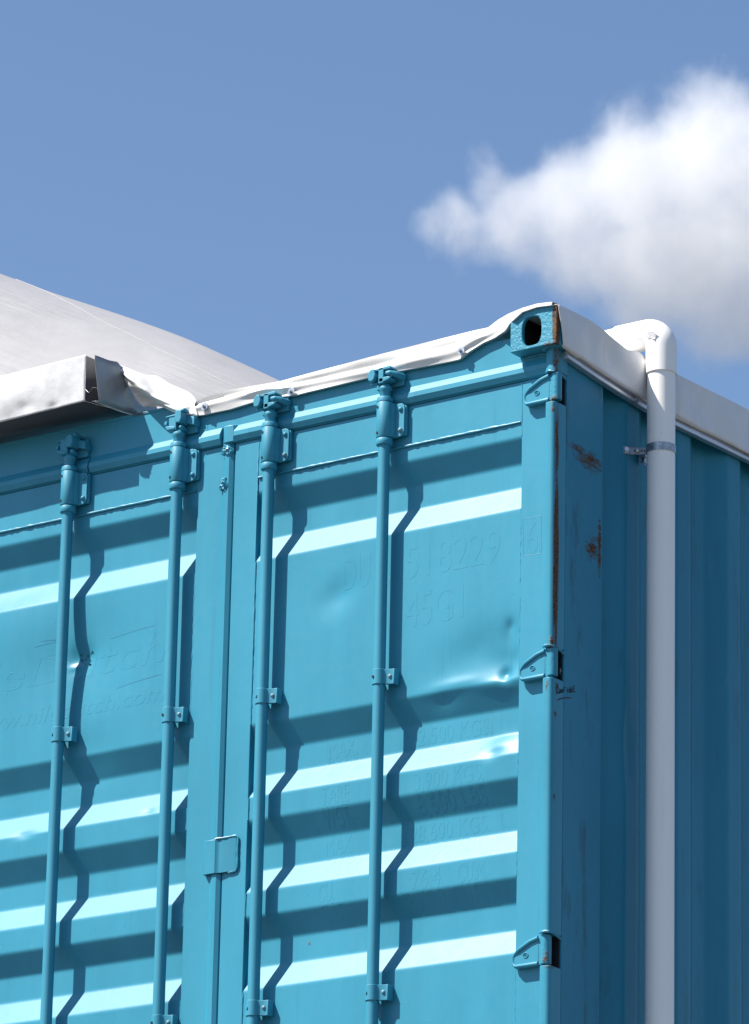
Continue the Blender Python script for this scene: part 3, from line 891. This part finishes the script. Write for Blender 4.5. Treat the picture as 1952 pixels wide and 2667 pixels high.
# front strip: silhouette and lower edge read along the header
TOP = [(505, 1046), (530, 1036), (600, 1016), (731, 993.6), (890, 951), (1036, 912), (1150, 883), (1235, 862), (1273, 854), (1300, 833), (1326, 818), (1362, 803), (1400, 792), (1440, 787)]
BOTE = [(505, 1083), (530, 1081), (560, 1074), (600, 1066), (668, 1045), (700, 1036), (770, 1030), (800, 1022), (968, 982), (1026, 970), (1176, 941), (1198, 936), (1222, 917), (1260, 893), (1290, 880), (1318, 861), (1330, 842), (1362, 813), (1400, 800), (1440, 795)]
xs = np.concatenate([np.linspace(505, 1190, 90), np.linspace(1195, 1440, 60)])
NV = 15
G = []
for xq in xs:
    yt, yb = interp_px(TOP, xq), interp_px(BOTE, xq)
    ft = -.008 if xq < 1300 else -.008 - min(1, (xq - 1300) / 40) * .056
    lip = -.0145 if xq < 1300 else ft - .001
    tw = min(1, max(0, (xq - 1235) / 90))            # the strip twists on its way up to the casting
    col = []
    T = py((xq, yt), ft); B = py((xq, yb), lip)
    back = np.array([T[0] - .01, .22, max(T[2] - .015, HT + .006)])
    mid = np.array([T[0], .05, T[2] + .003])
    col += [back, mid, T + np.array([0, .018, .003])]
    for k in range(NV):
        f = k / (NV - 1)
        P = T + (B - T) * f
        wob = 0
        ph = xq / 60.0
        wob = .008 * math.sin(math.pi * f) * (math.sin(ph * .8 + 4 * f) + .5 * math.sin(ph * 2.1 + 1.7 - 6 * f))
        crease = -.009 * math.exp(-((f - .62 - .12 * math.sin(ph * .45)) / .16) ** 2) + .006 * math.exp(-((f - .35 - .10 * math.sin(ph * .45 + .4)) / .14) ** 2)
        P[1] += (wob * .55 + crease) * (1 - tw) - .002
        col.append(P)
    # turned in edge
    col.append(B + np.array([0, .010, .001]))
    G.append(col)
sheet_obj('tarp_strip', np.array(G), M_TARP, tarp, thick=.0016, ang=50)
# the under layer seen inside the fold by the casting
G = [[py(a, -.004), py(b, -.004)] for a, b in (((1296, 836), (1302, 872)), ((1316, 824), (1312, 868)), ((1331, 818), (1331, 858)))]
sheet_obj('folded_lining', np.array(G), fabric('tan_lining', (.52, .46, .38)), tarp, thick=.001)
# side strip
STOP = [(1452, 793), (1460, 796), (1490, 810), (1540, 836), (1556, 848), (1574, 861), (1600, 885), (1634, 912), (1650, 915), (1664, 917), (1684, 932), (1710, 946), (1758, 972), (1800, 993), (1862, 1024), (1880, 1032), (1952, 1068.7)]
SBOT = [(1466, 899), (1476.6, 908), (1552, 957), (1684, 1043), (1759, 1081.5), (1952, 1183)]
def sx(xq): return .034
G = []
cols = np.concatenate([np.linspace(0, 1, 70), np.linspace(1.02, 14, 60)])
for i, c in enumerate(cols):
    if c <= 1:
        xt = 1454 + (1952 - 1454) * c; xb = 1468 + (1952 - 1468) * c
        T = pxx((xt, interp_px(STOP, xt)), .041); B = pxx((xb, interp_px(SBOT, xb)), .041)
        T0, B0 = T, B
    else:
        yy = 1.075 + (c - 1) * .82
        T = np.array([.041, yy, T0[2]]); B = np.array([.041, yy, B0[2]])
    fold = .016 * math.exp(-((c - .44) / .06) ** 2) - .012 * math.exp(-((c - .30) / .06) ** 2)
    col = [np.array([-.09, T[1] + .02, HT + .012]), np.array([-.02, T[1] + .006, T[2] + .002]), T + np.array([-.012, 0, .003])]
    for k in range(12):
        f = k / 11; P = T + (B - T) * f
        P[0] += math.sin(math.pi * min(1, f * 1.02)) * (.006 * math.sin(c * 23) + fold * 1.2) + .004 * math.sin(c * 61 + 3 * f) * (1 - f) * f * 2
        col.append(P)
    G.append(col)
sheet_obj('tarp_strip', np.array(G), M_TARPS, tarp, thick=.0016, ang=50)
# white keder rope poking out of the rail end
a = pxx((1466, 897), .036); b = pxx((1482, 913), .036)
obj('keder_rope', MB().tube([a, (a * .6 + b * .4), b + np.array([0, .05, -.004])], [.006, .0062, .006], 12), M_WHITE, tarp)
# crumpled tail by the gutter
r0 = [((306, 947), .05), ((340, 960), .03), ((372, 974), .05), ((392, 979), .08), ((412, 980), .06), ((446, 1001), .03), ((490, 1020), .01), ((503, 1032), .0), ((512, 1044), -.01)]
r1 = [((307, 949), .0), ((338, 972), -.04), ((362, 990), -.055), ((385, 1006), -.045), ((405, 1024), -.04), ((440, 1044), -.035), ((470, 1058), -.03), ((490, 1062), -.025), ((508, 1056), -.02)]
r2 = [((308, 951), -.005), ((334, 984), -.06), ((358, 1004), -.075), ((378, 1022), -.070), ((400, 1035), -.06), ((432, 1053), -.05), ((462, 1069), -.04), ((490, 1077), -.03), ((515, 1078), -.022)]
r3 = [((309, 953), .0), ((330, 992), -.03), ((346, 1016), -.03), ((366, 1030), -.02), ((394, 1040), -.02), ((428, 1057), -.03), ((460, 1074), -.032), ((488, 1081), -.03), ((515, 1083), -.02)]
r4 = [((310, 955), .01), ((334, 1004), -.01), ((354, 1042), -.008), ((374, 1059), -.004), ((390, 1060), .01), ((424, 1060), -.01), ((456, 1076), -.02), ((486, 1083), -.02), ((515, 1085), -.012)]
rows = []
for rr in (r0, r1, r2, r3, r4):
    rows.append(cr([py(q, y) for q, y in rr], 40))
G = np.array(rows)
G2 = np.stack([cr(G[:, j], 17) for j in range(G.shape[1])], 1)
nz = nrnd.rand(*G2.shape[:2]); G2[..., 1] += .006 * np.sin(np.arange(17)[:, None] * 1.1 + np.arange(40)[None] * .5) * np.sin(np.arange(40)[None] * .33)
sheet_obj('crumpled_tail', G2, M_TARP, tarp, thick=.0016, sub=1, ang=80)
# washers with bolts
for q in ((533, 1059), (759, 1020.5), (1201, 914)):
    c = py(q, -.0262)
    m = MB().tube([(0, .0010, 0), (0, -.0010, 0)], .0135, 28)
    w = obj('washer', m, M_WASH, tarp, c, bevel=.0006)
    m = MB().tube([(0, 0, 0), (0, -.005, 0)], .0058, 6).tube([(0, -.005, 0), (0, -.0085, 0), (0, -.0100, 0)], [.0044, .0042, .003], 14)
    obj('bolt', m, M_STEEL, w, c, ang=30)

# ================================================================== aluminium rail gripping the tarpaulin
RB = [(1478.7, 932), (1552, 982.8), (1620, 1027), (1685, 1067.5), (1759, 1107.5), (1852, 1152.5), (1952, 1200.7)]
pts = [pxx(q, .03) for q in RB]
end = pts[-1]; path = [np.array([0, p[1], p[2]]) for p in pts] + [np.array([0, y, end[2]]) for y in np.linspace(1.3, 12.0, 30)]
railp = [(.012, .000), (.031, .000), (.0325, .002), (.0325, .010), (.026, .0125), (.026, .0175), (.030, .019), (.0385, .0195), (.0415, .024), (.0400, .030), (.035, .0335), (.028, .0335), (.024, .030), (.023, .024), (.012, .022)]
rail = empty('aluminium_rail', 'thin aluminium edge rail clamping the lower edge of the white tarpaulin on the shaded side', 'edge rail', (.03, .1, -.19))
n = len(railp); vv = []; ff = []
for p in path: vv += [(a, p[1], p[2] + b) for a, b in railp]
for i in range(len(path) - 1):
    for k in range(n): ff.append((i * n + k, i * n + (k + 1) % n, (i + 1) * n + (k + 1) % n, (i + 1) * n + k))
ff.append(tuple(range((len(path) - 1) * n, len(path) * n)))
ff.append(tuple(range(n)))
obj('rail_profile', MB().add(vv, ff), M_ALU, rail, ang=25)
c = pxx((1478, 912), .034)
obj('rail_hole', MB().tube([(0, -.0008, 0), (0, -.0002, 0)], .0052, 14), M_HOLE, rail, (0.0325, path[0][1], path[0][2] + .0265))
def screw(parent, q, x, rr=.0075, washer=True):
    c = pxx(q, x)
    m = MB().tube([(0, 0, 0), (.0022, 0, 0)], rr * 1.35, 20).tube([(.0022, 0, 0), (.0075, 0, 0)], rr * .8, 6)
    return obj('screw', m, M_STEEL, parent, c, ang=30)


screw(rail, (1657, 1043), .0335)

# ================================================================== white downpipe
pipe = empty('downpipe', 'white plastic drainpipe with elbow running down the shaded side wall of the container', 'drainpipe', (.10, .43, -2.85))
PX, PY_ = .10, .432
PR = .0437
ZA = .032
m = MB().tube([(0, 0, -2.85 + 2.85 - 2.85), (0, 0, -.075)], PR, 48)
obj('straight_pipe', m, M_PVC, pipe, (PX, PY_, 0))
cz = ZA - .068
arc = [(0, 0, -.108), (0, 0, -.085), (0, 0, cz)]
for a in np.linspace(0, math.pi / 2, 14)[1:]:
    rr = .052
    arc.append((-rr + rr * math.cos(a), 0, ZA - rr + rr * math.sin(a)))
arc += [(-.11, 0, ZA), (-.155, 0, ZA)]
arc[2] = (0, 0, ZA - .052 - .001)
elb = obj('pipe_elbow', MB().tube(arc, PR + .0045, 48), M_PVC, pipe, (PX, PY_, 0), bevel=.0015)
obj('straight_pipe', MB().tube([(-.14, 0, ZA), (-.75, 0, ZA - .01)], PR, 48), M_PVC, pipe, (PX, PY_, 0))
# torn sticker on the elbow
P0 = py((1697, 873), PY_ - PR - .0052)
n = 9; Gd = np.zeros((n, n, 3))
for i in range(n):
    for j in range(n):
        u = (j / (n - 1) - .5) * .034; w = (i / (n - 1) - .5) * .022
        a = R(-20); X = u * math.cos(a) - w * math.sin(a); Zz = u * math.sin(a) + w * math.cos(a)
        Gd[i, j] = (X, .10 * X * X * 8 + (.0 if not (i == 0 and j > 6) else -.003), Zz)
Gd = Gd
C = np.array([P0[0] + .001, PY_ - PR - .0062, P0[2]])
obj('sticker', MB().grid(Gd), M_STICK, elb, C, ang=60)

clamp = empty('pipe_clamp', 'galvanised strap clamp fixing the white drainpipe to the corrugated side wall', 'pipe clamp', (.0, .38, -.34))
zc = pxx((1722, 1160), PX)[2]; zc = py((1722, 1158), PY_ - PR)[2]
ring_o = [(PX + (PR + .0026) * math.cos(a), PY_ + (PR + .0026) * math.sin(a)) for a in np.linspace(R(195), R(195 + 330), 48)]
ring_i = [(PX + (PR + .0004) * math.cos(a), PY_ + (PR + .0004) * math.sin(a)) for a in np.linspace(R(195 + 330), R(195), 48)]
obj('strap', MB().prism(ring_o + ring_i, zc - .0125, zc + .0125, lambda a, b, h: (a, b, h)), M_GALV, clamp)
A = pxx((1692, 1148), PX - PR - .002); Bp = pxx((1641, 1158), .0125); Cp = pxx((1624, 1148), -.002)
za = zc + .001
def flat_bar(a, b, hgt, t=.0018):
    a = np.array(a); b = np.array(b); d = b - a; d[2] = 0; d /= np.linalg.norm(d); nn = np.array([-d[1], d[0], 0]) * t
    h = np.array([0, 0, hgt])
    return MB().add([a - nn - h, a + nn - h, b + nn - h, b - nn - h, a - nn + h, a + nn + h, b + nn + h, b - nn + h], [(0, 1, 2, 3), (4, 7, 6, 5), (0, 4, 5, 1), (1, 5, 6, 2), (2, 6, 7, 3), (3, 7, 4, 0)])


m = flat_bar((Bp[0], Bp[1], za), (PX - PR - .001, PY_ - .012, za), .0115)
m2 = flat_bar((Cp[0] + .002, Cp[1] - .004, za + .001), (Bp[0], Bp[1], za), .0125); m.add(m2.v, m2.f)
obj('bracket_arm', m, M_GARM, clamp, bevel=.0008)
mid = (np.array([Bp[0], Bp[1], za]) * .55 + np.array([PX - PR, PY_ - .012, za]) * .45)
nrm = np.array([.62, -.78, 0])
obj('screw', MB().tube([mid, mid + nrm * .007, mid + nrm * .009], [.0062, .0060, .003], 14), M_STEEL, clamp)
for f in (.28, .70, .86):
    q = np.array([Bp[0], Bp[1], za]) * (1 - f) + np.array([PX - PR, PY_ - .012, za]) * f
    obj('bolt_hole', MB().tube([q, q + nrm * .0024], .0026, 10), M_HOLE, clamp)
q = np.array([(Bp[0] + Cp[0]) / 2, (Bp[1] + Cp[1]) / 2 - .003, za + .002])
obj('screw', MB().tube([q, q + nrm * .003], .0095, 20).tube([q + nrm * .003, q + nrm * .008], [.0062, .0055], 12), M_STEEL, clamp)
cb = pxx((1677, 1182), .02)
m = MB().box(-.010, .010, -.008, .03, -.013, .012).box(-.008, -.004, -.006, .02, -.032, -.013).box(.002, .006, -.006, .02, -.030, -.013)
obj('pipe_clip', m, M_GALV, clamp, cb, bevel=.001)

# ================================================================== sheet metal gutter end
gut = empty('sheet_metal_gutter', 'dented white sheet metal gutter end overhanging the top left of the doors', 'gutter', (-1.9, 0, 0))
gy = -.147
TL, TRc, BRc, BL = py((-190, 1029), gy), py((225, 923.6), gy), py((220.7, 1045), gy), py((-190, 1147), gy)
nu, nv = 70, 22; Gf = np.zeros((nv, nu, 3))
for i in range(nv):
    for j in range(nu):
        u, w = j / (nu - 1), i / (nv - 1)
        P = (TL * (1 - u) + TRc * u) * (1 - w) + (BL * (1 - u) + BRc * u) * w
        dn = .004 * math.exp(-((u - .62) / .05) ** 2 - ((w - .80) / .10) ** 2) + .008 * math.exp(-((u - .80) / .035) ** 2 - ((w - .96) / .10) ** 2) + .004 * math.exp(-((u - .55) / .12) ** 2 - ((w - .98) / .15) ** 2)
        dn += .003 * math.sin(7 * u + 2 * w) * math.sin(3.1 * w) - .004 * math.exp(-((w - .5) / .3) ** 2)
        P[1] += dn; P[2] += .35 * dn * (w > .9)
        Gf[i, j] = P
sheet_obj('gutter_face', Gf, M_SHEET, gut, thick=.0012, ang=60)
BK = .13
bb = np.array([BRc + np.array([.01, BK - gy, .030]), BL + np.array([0, BK - gy, .030])])
sheet_obj('gutter_base', np.array([[BL + np.array([0, .0013, 0]), BRc + np.array([0, .0013, 0])], [BL * .5 + bb[1] * .5, BRc * .5 + bb[0] * .5], [bb[1], bb[0]]]), M_GSHADE, gut, thick=.0012)
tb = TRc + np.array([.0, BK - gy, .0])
sheet_obj('end_plate', np.array([[TRc + np.array([.0008, .001, -.004]), BRc + np.array([.0008, .001, .0008])], [tb, bb[0] + np.array([.0008, 0, .0008])]]), M_GSHADE, gut, thick=.0012)
# folded flashing beside it
fl = [pxx((246, 923.5), -1.672), pxx((307, 947.6), -1.672), pxx((258, 1044), -1.672), pxx((350, 1079), -1.672)]
dirb = fl[3] - fl[2]; dirt_ = fl[1] - fl[0]
Gs = np.zeros((8, 24, 3))
for j in range(24):
    s = j / 23 * 2.1
    tp = fl[0] + dirt_ * min(s, 1.0) + np.array([.004, .9, -.06]) * max(0, s - 1) * .18
    bt = fl[2] + dirb * s
    for i in range(8):
        f = i / 7; P = tp * (1 - f) + bt * f
        bend = math.exp(-((s - .85 - .25 * f) / .16) ** 2)
        P[0] += .012 * bend - .02 * max(0, s - 1.0)
        Gs[i, j] = P
flash = sheet_obj('flashing', Gs, M_FLASH, gut, thick=.0012, ang=60)
e0 = Gs[7]; lip = e0 + np.array([-.030, .004, .006])
sheet_obj('flashing_lip', np.stack([e0 + np.array([-.0006, 0, 0]), lip]), M_FLASH, gut, thick=.0012)
w0, w1 = py((223, 1014), gy), pxx((254, 1014), -1.672)
obj('wire_tie', MB().tube(cr([w0, (w0 * .6 + w1 * .4) + np.array([0, -.004, -.012]), (w0 * .3 + w1 * .7) + np.array([0, -.006, .004]), w1 + np.array([.003, -.002, .002])], 12), .0006, 6), M_GARM, gut)

# ================================================================== membrane roof behind
dome = empty('membrane_roof', 'large white arched membrane roof of a shelter rising behind the container', 'fabric roof', (-5.0, 6.0, -.1))
SIL = [(-260, 618), (-130, 665), (0, 713), (140, 764), (242, 797), (368, 839), (484, 882), (596, 931), (726, 991), (860, 1056)]
DY = 6.0
S = cr([py(q, DY) for q in SIL], 60)
S = S + np.stack([0 * S[:, 0], np.linspace(0, .0, 60), 0 * S[:, 0]], -1)
RAD = 3.2
phis = np.concatenate([np.linspace(-1.1, -.1, 10), np.linspace(-.08, .5, 24), np.linspace(.55, 1.15, 10)])
G = []; SEAM = []
for i, P in enumerate(S):
    t = S[min(i + 1, 59)] - S[max(i - 1, 0)]; t /= np.linalg.norm(t)
    vd = P - CAM; vd /= np.linalg.norm(vd)
    t = t - (t @ vd) * vd; nn = np.cross(vd, t); nn /= np.linalg.norm(nn)
    if nn[2] < 0: nn = -nn
    tc = np.cross(t, nn); tc /= np.linalg.norm(tc)
    if tc @ vd > 0: tc = -tc
    C = P - RAD * nn
    G.append([C + RAD * (math.cos(f) * nn + math.sin(f) * tc) for f in phis])
    u = i / 59
    f = np.interp(u, [.26, .36, .48, .62, .8, .95], [.0, .10, .19, .245, .265, .24])
    SEAM.append([C + (RAD + .0022) * (math.cos(f + e) * nn + math.sin(f + e) * tc) for e in (-.0016, .0016)])
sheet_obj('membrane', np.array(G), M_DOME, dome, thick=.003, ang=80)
sheet_obj('welded_seam', np.array(SEAM[15:57]), M_SEAM, dome, thick=.003, ang=80)
G = np.array(G)
rib = [G[0][k] for k in range(0, len(phis), 2)]


# ================================================================== cloud
CD = 900.0
def far(q, d=CD): v = ray(q); return CAM + v * d
blobs = [((1130, 578), 105, 108), ((1195, 585), 140, 128), ((1275, 595), 115, 115), ((1265, 480), 90, 120), ((1350, 560), 170, 150), ((1380, 650), 120, 80), ((1500, 530), 210, 205), ((1560, 660), 230, 165),
         ((1660, 470), 240, 250), ((1720, 690), 280, 210), ((1860, 430), 280, 290), ((1900, 670), 330, 290), ((1700, 800), 220, 110), ((1900, 810), 260, 150), ((2150, 500), 360, 390), ((2200, 780), 320, 250)]
t = NT('cloud_vapour')
geo = t.n('ShaderNodeNewGeometry'); p = geo.outputs['Position']
K = CD / FPX
wv = t.n('ShaderNodeTexNoise'); t.l(p, wv.inputs['Vector']); wv.inputs['Scale'].default_value = .05; wv.inputs['Detail'].default_value = 2
wsub = t.n('ShaderNodeVectorMath', operation='SUBTRACT'); t.l(wv.outputs['Color'], wsub.inputs[0]); wsub.inputs[1].default_value = (.5, .5, .5)
wsc = t.n('ShaderNodeVectorMath', operation='SCALE'); t.l(wsub.outputs[0], wsc.inputs[0]); wsc.inputs['Scale'].default_value = 9.0
wad = t.n('ShaderNodeVectorMath', operation='ADD'); t.l(p, wad.inputs[0]); t.l(wsc.outputs[0], wad.inputs[1])
acc = None
lo = np.array([1e9] * 3); hi = -lo
hfw = np.array([_fw[0], _fw[1], 0]); hfw /= np.linalg.norm(hfw)
for (q, rx, rz) in blobs:
    c = far(q) + O; r = (rx * K, max(rx, rz) * K, rz * K)
    s = t.n('ShaderNodeVectorMath', operation='SUBTRACT'); t.l(wad.outputs[0], s.inputs[0]); s.inputs[1].default_value = c
    d = t.n('ShaderNodeVectorMath', operation='DIVIDE'); t.l(s.outputs[0], d.inputs[0]); d.inputs[1].default_value = (r[0], r[0], r[2])
    ln = t.n('ShaderNodeVectorMath', operation='LENGTH'); t.l(d.outputs[0], ln.inputs[0])
    v = t.math('MINIMUM', t.math('MULTIPLY', t.math('SUBTRACT', 1.0, ln.outputs['Value']), 2.3 * min(1.0, .40 + rx / 330.0)), 1.15)
    acc = v if acc is None else t.math('SMOOTH_MAX', acc, v, .35)
    lo = np.minimum(lo, c - np.array([r[0]] * 2 + [r[2]]) * 1.25); hi = np.maximum(hi, c + np.array([r[0]] * 2 + [r[2]]) * 1.25)
n1 = t.noise(wad.outputs[0], .085, 9, .62, (1.0, 1.0, .95))
n2 = t.noise(p, .30, 6, .66, (1.1, 1.1, .85))
dens = t.math('ADD', acc, t.math('MULTIPLY', t.math('SUBTRACT', n1, .5), 2.4))
dens = t.math('ADD', dens, t.math('MULTIPLY', t.math('SUBTRACT', n2, .5), 1.0))
dens = t.math('MULTIPLY', t.ramp(dens, .22, 1.35), .070)
vol = t.n('ShaderNodeVolumePrincipled'); vol.inputs['Color'].default_value = (.947, .947, .945, 1); vol.inputs['Anisotropy'].default_value = 0.0
t.l(dens, vol.inputs['Density']); t.l(vol.outputs[0], t.out.inputs['Volume'])
ctr = (lo + hi) / 2
m = MB().box(*[v for a, b, c in zip(lo, hi, ctr) for v in (a - c, b - c)])
cl = obj('cloud', m, t.m, at=ctr - O)
cl['label'] = 'soft white cumulus cloud drifting in the blue sky at upper right'; cl['category'] = 'cloud'
